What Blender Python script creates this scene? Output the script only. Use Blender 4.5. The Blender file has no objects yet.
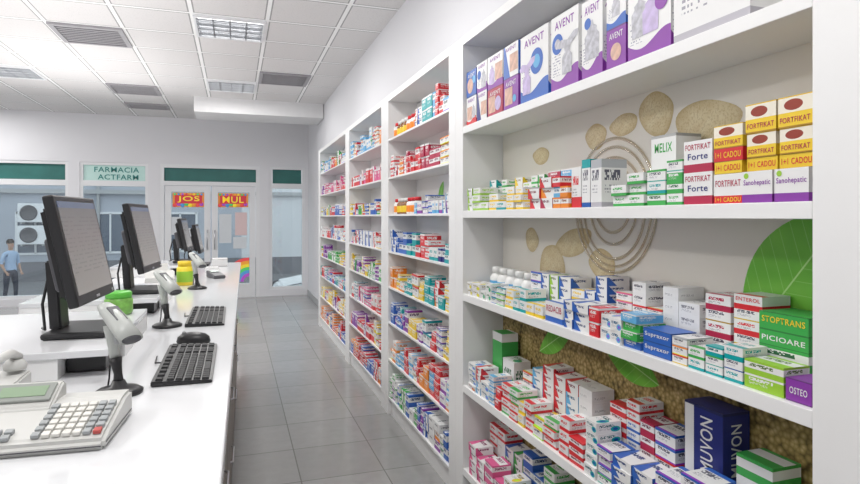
import bpy, bmesh, math, random
from mathutils import Vector, Matrix
random.seed(11)
C = bpy.context
scene = C.scene
COL = scene.collection
rad = math.radians

# ------------------------------------------------------------ node helper
class G:
    def __init__(s, name):
        s.mat = bpy.data.materials.new(name); s.mat.use_nodes = True
        s.nt = s.mat.node_tree; s.b = s.nt.nodes['Principled BSDF']
    def n(s, t): return s.nt.nodes.new(t)
    def put(s, inp, v):
        if v is None: return
        if hasattr(v, 'is_output'): s.nt.links.new(v, inp)
        else: inp.default_value = v
    def m(s, op, a, b=None, c=None):
        x = s.n('ShaderNodeMath'); x.operation = op
        s.put(x.inputs[0], a); s.put(x.inputs[1], b); s.put(x.inputs[2], c)
        return x.outputs[0]
    def mix(s, f, a, b):
        x = s.n('ShaderNodeMix'); x.data_type = 'RGBA'
        s.put(x.inputs[0], f)
        for i, v in ((6, a), (7, b)):
            if not hasattr(v, 'is_output'): v = (*v[:3], 1)
            s.put(x.inputs[i], v)
        return x.outputs[2]
    def coord(s, kind):
        t = s.n('ShaderNodeTexCoord'); sp = s.n('ShaderNodeSeparateXYZ')
        s.nt.links.new(t.outputs[kind], sp.inputs[0]); return t.outputs[kind], sp.outputs
    def noise(s, vec, scale, detail=2):
        x = s.n('ShaderNodeTexNoise'); s.put(x.inputs['Vector'], vec)
        x.inputs['Scale'].default_value = scale; x.inputs['Detail'].default_value = detail
        return x.outputs['Fac']
    def wn(s, w):
        x = s.n('ShaderNodeTexWhiteNoise'); x.noise_dimensions = '1D'
        s.put(x.inputs['W'], w); return x.outputs['Value']
    def between(s, v, lo, hi):
        return s.m('MULTIPLY', s.m('GREATER_THAN', v, lo), s.m('LESS_THAN', v, hi))
    def out(s, col, rough=.5, metal=0):
        s.put(s.b.inputs['Base Color'], col if hasattr(col, 'is_output') else (*col[:3], 1))
        s.put(s.b.inputs['Roughness'], rough); s.put(s.b.inputs['Metallic'], metal)
        return s.mat

_mc = {}
def M(name, col, rough=.5, metal=0, var=.04, scale=12, emit=0):
    if name in _mc: return _mc[name]
    g = G(name); v, _ = g.coord('Object')
    nz = g.noise(v, scale)
    a = tuple(max(0, c*(1-var)) for c in col); b = tuple(min(1, c*(1+var)) for c in col)
    g.out(g.mix(nz, a, b), rough, metal)
    if emit:
        g.b.inputs['Emission Color'].default_value = (*col, 1); g.b.inputs['Emission Strength'].default_value = emit
    _mc[name] = g.mat
    return g.mat

def glass(name, tint=(.88, .94, .95), refl=.08, rough=.03):
    m = bpy.data.materials.new(name); m.use_nodes = True; nt = m.node_tree
    nt.nodes.clear(); o = nt.nodes.new('ShaderNodeOutputMaterial')
    t = nt.nodes.new('ShaderNodeBsdfTransparent'); t.inputs[0].default_value = (*tint, 1)
    gl = nt.nodes.new('ShaderNodeBsdfGlossy'); gl.inputs['Roughness'].default_value = rough
    mx = nt.nodes.new('ShaderNodeMixShader'); mx.inputs[0].default_value = refl
    nt.links.new(t.outputs[0], mx.inputs[1]); nt.links.new(gl.outputs[0], mx.inputs[2]); nt.links.new(mx.outputs[0], o.inputs[0])
    return m

WHITE = M('white_laminate', (.87, .87, .872), .35, var=.01)
WALL = M('wall_paint', (.77, .77, .8), .7, var=.015, scale=3)
PVC = M('white_frame_plastic', (.8, .81, .83), .35, var=.01)
BLACK = M('black_plastic', (.018, .018, .02), .38)
DGREY = M('dark_grey_plastic', (.09, .09, .1), .45)
GREY = M('grey_plastic', (.42, .43, .44), .4)
LGREY = M('light_grey_plastic', (.48, .5, .48), .35)
CREAM = M('offwhite_plastic', (.62, .62, .6), .4)
RED = M('red_ink', (.75, .03, .03), .45)
GREEN = M('green_plastic', (.12, .55, .06), .35)
YELLOW = M('yellow_plastic', (.9, .72, .05), .35)
METAL = M('brushed_metal', (.6, .6, .62), .3, 1)
GLASS = glass('window_glass')

# ------------------------------------------------------------ object helpers
def link(o):
    COL.objects.link(o); return o
def root(name, label, cat, loc=(0, 0, 0), rz=0, group=None):
    o = bpy.data.objects.new(name, None); o.empty_display_size = .05
    o.location = loc; o.rotation_euler = (0, 0, rz)
    o['label'] = label; o['category'] = cat
    if group: o['group'] = group
    return link(o)
def tag(o, label, cat, group=None):
    o['label'] = label; o['category'] = cat
    if group: o['group'] = group
    return o
def addbox(bm, c, s, mi=0, bev=0):
    r = bmesh.ops.create_cube(bm, size=1, matrix=Matrix.Translation(c) @ Matrix.Diagonal((*s, 1)))
    vs = r['verts']; fs = {f for v in vs for f in v.link_faces}
    for f in fs: f.material_index = mi
    if bev:
        es = list({e for v in vs for e in v.link_edges})
        bmesh.ops.bevel(bm, geom=es, offset=bev, segments=2, affect='EDGES', profile=.5)
def finish(bm, name, mats, parent=None, loc=(0, 0, 0), rot=(0, 0, 0), smooth=False, structure=False):
    bmesh.ops.recalc_face_normals(bm, faces=bm.faces)
    me = bpy.data.meshes.new(name); bm.to_mesh(me); bm.free()
    if not isinstance(mats, (list, tuple)): mats = [mats]
    for m in mats: me.materials.append(m)
    if smooth:
        for p in me.polygons: p.use_smooth = True
    o = bpy.data.objects.new(name, me); o.location = loc; o.rotation_euler = rot
    if parent: o.parent = parent
    if structure: o['kind'] = 'structure'
    return link(o)
def box(name, c, s, mat, parent=None, bev=0, rot=(0, 0, 0), structure=False):
    bm = bmesh.new(); addbox(bm, (0, 0, 0), s, 0, bev)
    return finish(bm, name, mat, parent, c, rot, False, structure)
def boxes(name, lst, mat, parent=None, bev=0, structure=False, loc=(0, 0, 0), rot=(0, 0, 0)):
    bm = bmesh.new()
    for c, s in lst: addbox(bm, c, s, 0, bev)
    return finish(bm, name, mat, parent, loc, rot, False, structure)
def lathe(name, prof, mat, parent=None, loc=(0, 0, 0), rot=(0, 0, 0), seg=24, sx=1, sy=1):
    bm = bmesh.new(); rings = []
    for r, z in prof:
        if r < 1e-6: rings.append([bm.verts.new((0, 0, z))])
        else: rings.append([bm.verts.new((r*sx*math.cos(2*math.pi*i/seg), r*sy*math.sin(2*math.pi*i/seg), z)) for i in range(seg)])
    for a, b in zip(rings, rings[1:]):
        for i in range(seg):
            j = (i+1) % seg
            if len(a) == 1 and len(b) == 1: continue
            if len(a) == 1: bm.faces.new((a[0], b[i], b[j]))
            elif len(b) == 1: bm.faces.new((a[i], a[j], b[0]))
            else: bm.faces.new((a[i], a[j], b[j], b[i]))
    o = finish(bm, name, mat, parent, loc, rot, True)
    return o
def prism(name, pts, depth, mat, parent=None, loc=(0, 0, 0), rot=(0, 0, 0), bev=0, smooth=False):
    bm = bmesh.new()
    a = [bm.verts.new((p[0], -depth/2, p[1])) for p in pts]
    b = [bm.verts.new((p[0], depth/2, p[1])) for p in pts]
    bm.faces.new(a); bm.faces.new(b[::-1])
    n = len(pts)
    for i in range(n): bm.faces.new((a[i], b[i], b[(i+1) % n], a[(i+1) % n]))
    bmesh.ops.recalc_face_normals(bm, faces=bm.faces)
    if bev: bmesh.ops.bevel(bm, geom=list(bm.edges), offset=bev, segments=2, affect='EDGES')
    return finish(bm, name, mat, parent, loc, rot, smooth)
def tube(name, pts, r, mat, parent=None, loc=(0, 0, 0), rot=(0, 0, 0), cyclic=False):
    cu = bpy.data.curves.new(name, 'CURVE'); cu.dimensions = '3D'; cu.bevel_depth = r; cu.bevel_resolution = 3
    sp = cu.splines.new('POLY'); sp.points.add(len(pts)-1)
    for p, q in zip(sp.points, pts): p.co = (*q, 1)
    sp.use_cyclic_u = cyclic
    o = bpy.data.objects.new(name, cu); link(o)
    dg = C.evaluated_depsgraph_get(); me = bpy.data.meshes.new_from_object(o.evaluated_get(dg))
    bpy.data.objects.remove(o)
    me.materials.clear(); me.materials.append(mat)
    for p in me.polygons: p.use_smooth = True
    o = bpy.data.objects.new(name, me); o.location = loc; o.rotation_euler = rot
    if parent: o.parent = parent
    return link(o)
_tc = {}
def text_mesh(s):
    if s in _tc: return _tc[s]
    cu = bpy.data.curves.new('lettering', 'FONT'); cu.body = s; cu.size = 1; cu.align_x = 'CENTER'; cu.align_y = 'CENTER'; cu.offset = .012
    cu.resolution_u = 3; cu.space_character = 1.08
    o = bpy.data.objects.new('t', cu); link(o)
    dg = C.evaluated_depsgraph_get(); me = bpy.data.meshes.new_from_object(o.evaluated_get(dg))
    bpy.data.objects.remove(o)
    xs = [v.co.x for v in me.vertices]; ys = [v.co.y for v in me.vertices]
    cx = (max(xs)+min(xs))/2; cy = (max(ys)+min(ys))/2; W = max(xs)-min(xs); H = max(ys)-min(ys)
    for v in me.vertices: v.co.x = (v.co.x-cx)/W; v.co.y = (v.co.y-cy)/H; v.co.z = 0
    _tc[s] = me
    return me
def lettering(s, parent, loc, w, h, mat, face='-X', vert=False):
    me = text_mesh(s).copy(); me.materials.clear(); me.materials.append(mat)
    for v in me.vertices:
        v.co.x *= w; v.co.y *= h
        if vert: v.co.x, v.co.y = -v.co.y, v.co.x
    o = bpy.data.objects.new('lettering', me); o.location = loc
    o.rotation_euler = {'-X': (rad(90), 0, rad(-90)), '-Y': (rad(90), 0, 0), '+Z': (0, 0, 0)}[face]
    o.parent = parent
    return link(o)

# ------------------------------------------------------------ camera
cam = bpy.data.cameras.new('camera'); co = bpy.data.objects.new('camera', cam); link(co)
co.location = (0, 0, 1.4); co.rotation_euler = (rad(90), 0, rad(-18.43))
cam.sensor_width = 36; cam.lens = 24.49; cam.shift_y = -25/860; cam.clip_start = .05; cam.clip_end = 200
scene.camera = co
scene.view_settings.view_transform = 'Standard'

# ------------------------------------------------------------ room shell
XL, XR, YB, YF, ZC = -4.6, 1.25, -1.6, 10.7, 3.07
g = G('floor_tiles'); v, o = g.coord('Object'); T = .45
fx = g.m('FRACT', g.m('DIVIDE', g.m('ADD', o[0], 9.12), T)); fy = g.m('FRACT', g.m('DIVIDE', g.m('ADD', o[1], 9.0), T))
grout = g.m('MAXIMUM', g.m('LESS_THAN', fx, .014), g.m('LESS_THAN', fy, .014))
idx = g.m('ADD', g.m('FLOOR', g.m('DIVIDE', g.m('ADD', o[0], 9.12), T)), g.m('MULTIPLY', g.m('FLOOR', g.m('DIVIDE', g.m('ADD', o[1], 9.0), T)), 17.3))
base = g.mix(g.wn(idx), (.33, .33, .325), (.40, .40, .395))
base = g.mix(g.m('MULTIPLY', g.noise(v, 14, 6), .6), base, (.25, .25, .245))
g.out(g.mix(grout, base, (.17, .17, .165)), .16)
FLOORM = g.mat
g = G('ceiling_tiles'); v, o = g.coord('Object')
fx = g.m('FRACT', g.m('DIVIDE', g.m('ADD', o[0], 9.34), .6)); fy = g.m('FRACT', g.m('DIVIDE', g.m('ADD', o[1], 8.04), .6))
e1 = g.m('MINIMUM', fx, g.m('SUBTRACT', 1, fx)); e2 = g.m('MINIMUM', fy, g.m('SUBTRACT', 1, fy)); e = g.m('MINIMUM', e1, e2)
cidx = g.m('ADD', g.m('FLOOR', g.m('DIVIDE', g.m('ADD', o[0], 9.34), .6)), g.m('MULTIPLY', g.m('FLOOR', g.m('DIVIDE', g.m('ADD', o[1], 8.04), .6)), 13.7))
base = g.mix(g.wn(cidx), (.67, .655, .655), (.72, .705, .705))
base = g.mix(g.m('MULTIPLY', g.m('GREATER_THAN', g.noise(v, 90, 3), .62), .5), base, (.56, .55, .55))
base = g.mix(g.m('LESS_THAN', e, .045), base, (.34, .34, .34)); base = g.mix(g.m('LESS_THAN', e, .026), base, (.9, .9, .9))
g.out(base, .8); CEILM = g.mat

box('floor', ((XL+XR)/2, (YB+YF)/2, -.1), (XR-XL+.4, YF-YB+.4, .2), FLOORM, structure=True)
ceil = box('ceiling', ((XL+XR)/2, (YB+YF)/2, ZC+.05), (XR-XL+.4, YF-YB+.4, .1), CEILM, structure=True)
for o_ in (bpy.data.objects['floor'], ceil):
    o_.data.transform(Matrix.Translation(o_.location)); o_.location = (0, 0, 0)
box('wall_right', (XR+.1, (YB+YF)/2, ZC/2), (.2, YF-YB, ZC), WALL, structure=True)
box('wall_left', (XL-.1, (YB+YF)/2, ZC/2), (.2, YF-YB, ZC), WALL, structure=True)
box('wall_rear', ((XL+XR)/2, YB-.1, ZC/2), (XR-XL, .2, ZC), WALL, structure=True)
wy, wt = YF+.1, .2
ops = [(-4.2, -2.53), (-2.37, -1.37), (-1.19, .41), (.58, 1.19)]
TOP = 2.29
L = [(((XL+XR)/2, wy, (TOP+ZC)/2), (XR-XL, wt, ZC-TOP))]
xs = [XL]+[x for a in ops for x in a]+[XR]
for i in range(0, len(xs), 2): L.append((((xs[i]+xs[i+1])/2, wy, TOP/2), (xs[i+1]-xs[i], wt, TOP)))
for i, (a, b) in enumerate(ops):
    if i != 2: L.append((((a+b)/2, wy, .06), (b-a, wt, .12)))
boxes('wall_front', L, WALL, structure=True)
box('trim_1', (.35, 9.05, ZC-.105), (1.78, .7, .21), M('soffit_paint', (.78, .78, .79), .7), structure=True)
box('baseboard_right', (XR-.008, 9.2, .045), (.016, 3.0, .09), GREY, structure=True)
box('baseboard_left', (XL+.008, 4.5, .045), (.016, 12.2, .09), GREY, structure=True)

TEAL = M('teal_blind', (.03, .16, .145), .5, var=.3, scale=4)
PALE = M('pale_sign_board', (.5, .7, .66), .5, emit=.1)
SIGNT = M('sign_teal_letters', (.02, .24, .22), .4)
def win(i, a, b):
    z0 = .12; fr = .045; yy = YF+.05
    r = boxes('window_%d' % i, [(((a+b)/2, yy, z0+fr/2), (b-a, .07, fr)), (((a+b)/2, yy, TOP-fr/2), (b-a, .07, fr)),
        ((a+fr/2, yy, (z0+TOP)/2), (fr, .07, TOP-z0-2*fr)), ((b-fr/2, yy, (z0+TOP)/2), (fr, .07, TOP-z0-2*fr)),
        (((a+b)/2, yy, 1.95), (b-a-2*fr, .07, .09))], PVC, structure=True)
    box('window_pane', ((a+b)/2, yy, 1.03), (b-a-2*fr, .008, 1.75), GLASS, r)
    return r, yy
r1, yy = win(1, *ops[0]); box('mullion', (-3.75, yy, 1.02), (.05, .06, 1.77), PVC, r1)
box('transom_blind', (-3.36, yy+.02, 2.12), (1.58, .01, .25), TEAL, r1)
r2, _ = win(2, *ops[1]); box('transom_sign', (-1.87, yy+.0, 2.12), (.9, .012, .25), PALE, r2)
lettering('FARMACIA', r2, (-1.84, yy-.012, 2.175), .66, .085, SIGNT, '-Y')
lettering('ACTFARM', r2, (-1.82, yy-.012, 2.055), .6, .085, SIGNT, '-Y')
r3, _ = win(3, *ops[3]); box('transom_blind', (.885, yy+.02, 2.12), (.5, .01, .25), TEAL, r3)
# doors
a, b = ops[2]; mid = -.39
r = boxes('trim_2', [((a+.03, yy, TOP/2), (.06, .09, TOP)), ((b-.03, yy, TOP/2), (.06, .09, TOP)), (((a+b)/2, yy, TOP-.03), (b-a-.12, .09, .06)),
    (((a+b)/2, yy, 1.97), (b-a-.12, .09, .07))], PVC, structure=True)
box('transom_blind', ((a+b)/2, yy+.02, 2.12), (b-a-.12, .01, .23), TEAL, r)
def door(i, a, b, hs):
    d = boxes('door_%d' % i, [((a+.05, yy, .965), (.1, .06, 1.93)), ((b-.05, yy, .965), (.1, .06, 1.93)),
        (((a+b)/2, yy, .12), (b-a-.2, .06, .24)), (((a+b)/2, yy, 1.88), (b-a-.2, .06, .1))], PVC, structure=True)
    box('door_pane', ((a+b)/2, yy, 1.035), (b-a-.2, .008, 1.59), GLASS, d)
    hx = b-.05 if hs else a+.05
    tube('door_handle', [(hx, yy-.03, .85), (hx, yy-.08, .87), (hx, yy-.08, 1.15), (hx, yy-.03, 1.17)], .012, METAL, d)
    return d
d1 = door(1, -1.12, mid-.01, True); d2 = door(2, mid+.01, .34, False)
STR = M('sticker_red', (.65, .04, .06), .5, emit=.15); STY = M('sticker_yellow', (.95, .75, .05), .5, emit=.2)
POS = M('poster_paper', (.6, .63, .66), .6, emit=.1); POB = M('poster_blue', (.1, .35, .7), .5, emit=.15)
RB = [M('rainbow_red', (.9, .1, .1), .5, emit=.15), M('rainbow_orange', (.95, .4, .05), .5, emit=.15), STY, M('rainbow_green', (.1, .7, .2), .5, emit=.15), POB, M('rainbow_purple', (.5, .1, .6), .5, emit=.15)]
ys = yy-.007
for d, x, w, t in ((d1, -.75, .5, 'JOS'), (d2, -.03, .5, 'MUL')):
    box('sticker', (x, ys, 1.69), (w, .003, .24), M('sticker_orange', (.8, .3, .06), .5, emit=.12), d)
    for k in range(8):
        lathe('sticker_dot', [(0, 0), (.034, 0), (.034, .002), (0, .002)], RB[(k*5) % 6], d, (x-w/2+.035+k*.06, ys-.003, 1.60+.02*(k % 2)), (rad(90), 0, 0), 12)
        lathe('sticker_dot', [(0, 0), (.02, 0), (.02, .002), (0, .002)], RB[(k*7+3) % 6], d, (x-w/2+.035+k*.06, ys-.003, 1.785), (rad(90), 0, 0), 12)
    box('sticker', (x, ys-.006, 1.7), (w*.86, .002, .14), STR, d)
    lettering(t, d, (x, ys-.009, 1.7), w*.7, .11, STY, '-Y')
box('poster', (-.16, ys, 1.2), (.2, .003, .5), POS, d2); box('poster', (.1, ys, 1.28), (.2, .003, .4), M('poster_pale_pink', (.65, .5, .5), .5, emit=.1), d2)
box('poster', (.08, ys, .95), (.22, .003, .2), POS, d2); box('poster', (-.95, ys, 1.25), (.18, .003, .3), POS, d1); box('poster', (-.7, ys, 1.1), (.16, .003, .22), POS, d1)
for k, m_ in enumerate(RB):
    R = .42-.055*k
    bm = bmesh.new(); A = []; B = []
    for i in range(13):
        t = math.pi/2*i/12+math.pi/2
        A.append(bm.verts.new((R*math.cos(t), 0, R*math.sin(t)))); B.append(bm.verts.new(((R-.055)*math.cos(t), 0, (R-.055)*math.sin(t))))
    for i in range(12): bm.faces.new((A[i], A[i+1], B[i+1], B[i]))
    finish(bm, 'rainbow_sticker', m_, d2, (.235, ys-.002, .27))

# ------------------------------------------------------------ ceiling fixtures
LOUVM = M('louver_dark', (.35, .36, .38), .3, .5); TUBE = M('lamp_tube_glow', (1, .98, .95), .3, emit=4)
RECESS = M('recess_reflector', (.8, .82, .85), .3, emit=.35)
def fixture(x, y):
    r = root('ceiling_light', 'square recessed ceiling light with white frame and metal louver', 'ceiling light', (x, y, ZC), 0, 'recessed ceiling lights')
    s = .29
    boxes('light_frame', [((0, s-.01, -.012), (.58, .02, .024)), ((0, -s+.01, -.012), (.58, .02, .024)), ((s-.01, 0, -.012), (.02, .54, .024)), ((-s+.01, 0, -.012), (.02, .54, .024))], PVC, r)
    box('reflector', (0, 0, -.003), (.54, .54, .004), RECESS, r)
    for k in range(4):
        tube('lamp_tube', [(-.25, -.2+k*.133, -.012), (.25, -.2+k*.133, -.012)], .006, TUBE, r)
    L = []
    for k in range(1, 4): L.append(((-.27+k*.135, 0, -.016), (.012, .54, .008)))
    for k in range(1, 14): L.append(((0, -.27+k*.54/14, -.022), (.54, .004, .012)))
    boxes('louver', L, LOUVM, r)
    la = bpy.data.lights.new('lamp', 'AREA'); la.shape = 'SQUARE'; la.size = .5; la.energy = 22.5; la.color = (1, .985, .96)
    lo = bpy.data.objects.new('lamp', la); lo.location = (0, 0, -.035); lo.parent = r; link(lo)
def vent(x, y, w=.58, d=.58):
    r = root('air_vent', 'grey slatted square ceiling air vent', 'air vent', (x, y, ZC), 0, 'ceiling air vents')
    VM = M('vent_grey', (.33, .32, .34), .5)
    boxes('vent_frame', [((0, d/2-.02, -.01), (w, .04, .02)), ((0, -d/2+.02, -.01), (w, .04, .02)), ((w/2-.02, 0, -.01), (.04, d-.08, .02)), ((-w/2+.02, 0, -.01), (.04, d-.08, .02))], VM, r)
    box('vent_recess', (0, 0, -.002), (w-.08, d-.08, .003), M('vent_dark', (.05, .05, .055), .8), r)
    n = max(3, int((d-.08)/.05))
    boxes('vent_slats', [((0, -d/2+.04+(k+.5)*(d-.08)/n, -.01), (w-.08, .028, .005)) for k in range(n)], VM, r)
for x, y in ((-.04, 5.46), (-.04, 7.86), (-2.44, 7.86), (-.04, 3.06), (-.04, .66), (-2.44, 5.46), (-2.44, 3.06), (-2.44, .66), (-3.64, 9.66)):
    fixture(x, y)
vent(-1.24, 6.06); vent(.56, 7.26); vent(-1.24, 8.46); vent(-1.24, 9.66, .58, .4)
for x, y in ((-1.8, 1.0), (-1.8, 4.2), (-1.8, 7.2)):  # unseen fill lights facing up, added to brighten the ceiling
    la = bpy.data.lights.new('ceiling_fill', 'AREA'); la.shape = 'SQUARE'; la.size = 2.4; la.energy = 36; la.color = (1, .985, .97)
    lo = bpy.data.objects.new('ceiling_fill', la); lo.location = (x, y, 1.9); lo.rotation_euler = (rad(180), 0, 0); link(lo)

# ------------------------------------------------------------ carton materials
def carton_mat(style, attr=False, plain=False):
    g = G('carton_print_%s%d' % ('a' if attr else ('p' if plain else ''), style))
    _, o = g.coord('UV'); u, v = o[0], o[1]
    if attr:
        at = g.n('ShaderNodeAttribute'); at.attribute_name = 'Col'; col = at.outputs['Color']; rnd = at.outputs['Fac']
    else:
        oi = g.n('ShaderNodeObjectInfo'); col = oi.outputs['Color']; rnd = oi.outputs['Random']
    W = (.82, .82, .82); r50 = g.m('MULTIPLY', rnd, 50)
    hs = g.n('ShaderNodeHueSaturation'); g.put(hs.inputs['Color'], col); hs.inputs['Hue'].default_value = .62; acc = hs.outputs[0]
    cell = g.m('FLOOR', g.m('MULTIPLY', u, 26))
    k = 0 if plain else 1
    tr = g.m('FLOOR', g.m('MULTIPLY', v, 18))
    tw = g.m('MULTIPLY', g.m('GREATER_THAN', g.wn(g.m('ADD', g.m('ADD', cell, g.m('MULTIPLY', tr, 7.7)), r50)), .32), g.m('MULTIPLY', g.between(v, .56, .78), g.between(u, .12, .74)))
    title = g.m('MULTIPLY', tw, k)
    row = g.m('FLOOR', g.m('MULTIPLY', v, 14)); fr = g.m('FRACT', g.m('MULTIPLY', v, 14))
    c2 = g.m('FLOOR', g.m('MULTIPLY', u, 40))
    small = g.m('MULTIPLY', k, g.m('MULTIPLY', g.m('GREATER_THAN', g.wn(g.m('ADD', g.m('ADD', c2, g.m('MULTIPLY', row, 41)), r50)), .45), g.m('MULTIPLY', g.m('LESS_THAN', fr, .5), g.m('MULTIPLY', g.between(v, .3, .5), g.between(u, .12, .6)))))
    dark = g.mix(.7, col, (.02, .02, .05))
    if style == 0:
        base = g.mix(g.m('LESS_THAN', v, .26), W, col); base = g.mix(title, base, col); base = g.mix(small, base, (.3, .3, .32))
    elif style == 1:
        base = g.mix(g.between(v, .4, .84), col, W); base = g.mix(title, base, dark)
    elif style == 2:
        base = g.mix(g.m('LESS_THAN', g.m('ADD', u, g.m('MULTIPLY', v, .35)), .45), W, col); base = g.mix(title, base, dark)
    elif style == 3:
        base = g.mix(g.m('GREATER_THAN', v, .86), col, W); base = g.mix(title, base, W); base = g.mix(small, base, W)
    elif style == 4:
        du = g.m('SUBTRACT', u, .78); dv = g.m('MULTIPLY', g.m('SUBTRACT', v, .36), .8)
        dd = g.m('SQRT', g.m('ADD', g.m('MULTIPLY', du, du), g.m('MULTIPLY', dv, dv)))
        base = g.mix(g.m('LESS_THAN', dd, .2), W, col); base = g.mix(g.m('LESS_THAN', dd, .1), base, acc); base = g.mix(title, base, dark); base = g.mix(small, base, (.35, .35, .4))
    elif style == 5:
        base = g.mix(g.m('GREATER_THAN', v, .82), W, col); base = g.mix(g.m('LESS_THAN', v, .1), base, acc); base = g.mix(title, base, (.1, .1, .14)); base = g.mix(small, base, (.35, .35, .4))
    elif style == 6:
        base = g.mix(g.m('MAXIMUM', g.m('LESS_THAN', v, .05), g.m('GREATER_THAN', v, .96)), col, g.mix(.5, col, (.02, .02, .02)))
    elif style == 7:
        du = g.m('SUBTRACT', u, .55); dv = g.m('MULTIPLY', g.m('SUBTRACT', v, .72), .9)
        dd = g.m('SQRT', g.m('ADD', g.m('MULTIPLY', du, du), g.m('MULTIPLY', g.m('MULTIPLY', dv, dv), 2.6)))
        base = g.mix(g.m('LESS_THAN', v, .48), (.85, .8, .68), col); base = g.mix(g.m('LESS_THAN', g.m('ADD', dd, g.m('MULTIPLY', g.m('SUBTRACT', u, .5), .35)), .26), base, (.3, .04, .02))
        base = g.mix(g.m('LESS_THAN', v, .05), base, (.45, .25, .02)); base = g.mix(g.m('GREATER_THAN', v, .96), base, (.75, .5, .03))
    else:
        base = g.mix(g.m('LESS_THAN', g.m('ADD', v, g.m('MULTIPLY', g.m('SINE', g.m('MULTIPLY', u, 5)), .08)), .2), W, col)
        base = g.mix(g.m('MULTIPLY', g.between(v, .2, .5), g.m('MULTIPLY', g.m('LESS_THAN', g.m('FRACT', g.m('MULTIPLY', v, 26)), .4), g.m('MULTIPLY', g.m('GREATER_THAN', g.wn(g.m('ADD', c2, g.m('MULTIPLY', g.m('FLOOR', g.m('MULTIPLY', v, 26)), 41))), .4), g.between(u, .06, .36)))), base, (.3, .3, .4))
    return g.out(base, .38)
CM = [carton_mat(i) for i in range(9)]; CMP = [carton_mat(i, False, True) for i in range(9)]; CMA = [carton_mat(i, True) for i in range(9)]
_cm = {}
def carton_mesh(w, d, h, st, plain=False):
    k = (round(w, 4), round(d, 4), round(h, 4), st, plain)
    if k in _cm: return _cm[k]
    bm = bmesh.new(); bmesh.ops.create_cube(bm, size=1, matrix=Matrix.Translation((0, 0, h/2)) @ Matrix.Diagonal((d, w, h, 1)))
    fs = [f for f in bm.faces if abs(f.normal.y) > .5]
    for f in fs:
        bmesh.ops.inset_region(bm, faces=[f], thickness=min(d, h)*.07, depth=-.0007)
    uv = bm.loops.layers.uv.new('UVMap')
    for f in bm.faces:
        n = f.normal
        for l in f.loops:
            c = l.vert.co
            if abs(n.x) > .7: q = ((.5-c.y/w) if n.x < 0 else (.5+c.y/w), c.z/h)
            elif abs(n.z) > .7: q = (.5-c.y/w, .5+c.x/d)
            else: q = ((.5+c.x/d) if n.y < 0 else (.5-c.x/d), c.z/h)
            l[uv].uv = q
    me = bpy.data.meshes.new('medicine_carton'); bm.to_mesh(me); bm.free(); me.materials.append((CMP if plain else CM)[st])
    _cm[k] = me
    return me
PAL = {'red': (.68, .025, .035), 'green': (.05, .4, .08), 'blue': (.03, .13, .5), 'orange': (.85, .26, .02), 'purple': (.26, .05, .38), 'teal': (.0, .36, .38),
       'yellow': (.85, .6, .03), 'lime': (.33, .6, .05), 'light blue': (.12, .42, .72), 'dark blue': (.02, .03, .2), 'crimson': (.45, .02, .07), 'grey': (.45, .47, .5), 'pink': (.72, .12, .3), 'white': (.8, .8, .8)}
DESC = ['white carton with {} lower band', '{} carton with white central band', 'white carton with slanted {} end panel', 'solid {} carton with white print',
        'white carton with round {} emblem', 'white carton with thin {} stripe', 'plain {} carton', 'yellow carton with liver picture', 'white box with wavy {} foot']
ncart = 0; store = []
def carton(y, x, z, w, d, h, colname, st, group, where='on a shelf', plain=False, rz=0):
    global ncart
    o = bpy.data.objects.new('medicine_carton', carton_mesh(w, d, h, st, plain)); o.location = (x, y, z+.0006)
    o.rotation_euler = (0, 0, rz)
    o.color = (*PAL[colname], 1); tag(o, DESC[st].format(colname)+' '+where, 'box', group); link(o); ncart += 1
    return o
WS = [.05, .06, .07, .085]; HS = [.024, .03, .036, .044]
def fill(z, y0, y1, xf, rows, pal, group, where, tgt, ws=WS, hs=HS, sts=(0, 0, 1, 2, 3, 4, 5), hide=0, dd=.087, allstore=False):
    for r in range(rows):
        y = y0+random.uniform(0, .006)
        left = 0
        back = r == 1 or xf > 1.1
        while True:
            if left == 0:
                w = random.choice(ws); h = random.choice(hs); st = random.choice(sts); cn = random.choice(pal); left = random.randint(1, 2)
            if y+w > y1:
                w = min(ws); left = 1
                if y+w > y1: break
            lo, hi = tgt[r]
            n = max(1, int(random.uniform(lo, hi)/h))
            xj = random.uniform(0, .003)
            for k in range(n):
                x = xf+dd/2+r*(dd+.006)+xj-(0 if back else random.uniform(0, .011))
                rz = 0 if back else rad(random.uniform(-2, 2))
                if n > 2 and random.random() < .25: cn = random.choice(pal)
                if allstore or (back and (k+1)*h < hide): store.append((x, y+w/2, z+k*h, w, dd, h, cn, st))
                else: carton(y+w/2, x, z+k*h, w, dd, h, cn, st, group, where, rz=rz)
            y += w+random.uniform(.003, .007); left -= 1

# ------------------------------------------------------------ shelving units
XS = 1.03
def unit(label, yn0, yn1, yf0, yf1, zs, th, top=2.26):
    r = root('shelving_unit', label, 'shelf', (XS, (yn0+yf1)/2, 0), 0, 'white wall shelving units')
    yo = (yn0+yf1)/2; D = XR-.002-XS
    for a_, b_ in ((yn0, yn1), (yf0, yf1)):
        box('side_panel', (D/2, (a_+b_)/2-yo, top/2), (D, b_-a_, top), WHITE, r, .002)
    box('top_panel', (D/2, (yn1+yf0)/2-yo, top-.02), (D, yf0-yn1-.001, .04), WHITE, r)
    box('plinth', (D/2+.01, (yn1+yf0)/2-yo, .045), (D-.02, yf0-yn1-.001, .09), WHITE, r)
    box('back_panel', (D-.004, (yn1+yf0)/2-yo, top/2), (.006, yf0-yn1-.001, top-.1), WHITE, r)
    for z in zs:
        box('shelf', (D/2-.004, (yn1+yf0)/2-yo, z-th/2), (D-.009, yf0-yn1-.001, th), WHITE, r, .0015)
    return r, yo
Z1 = [.205, .60, 1.035, 1.43, 1.83]
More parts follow.
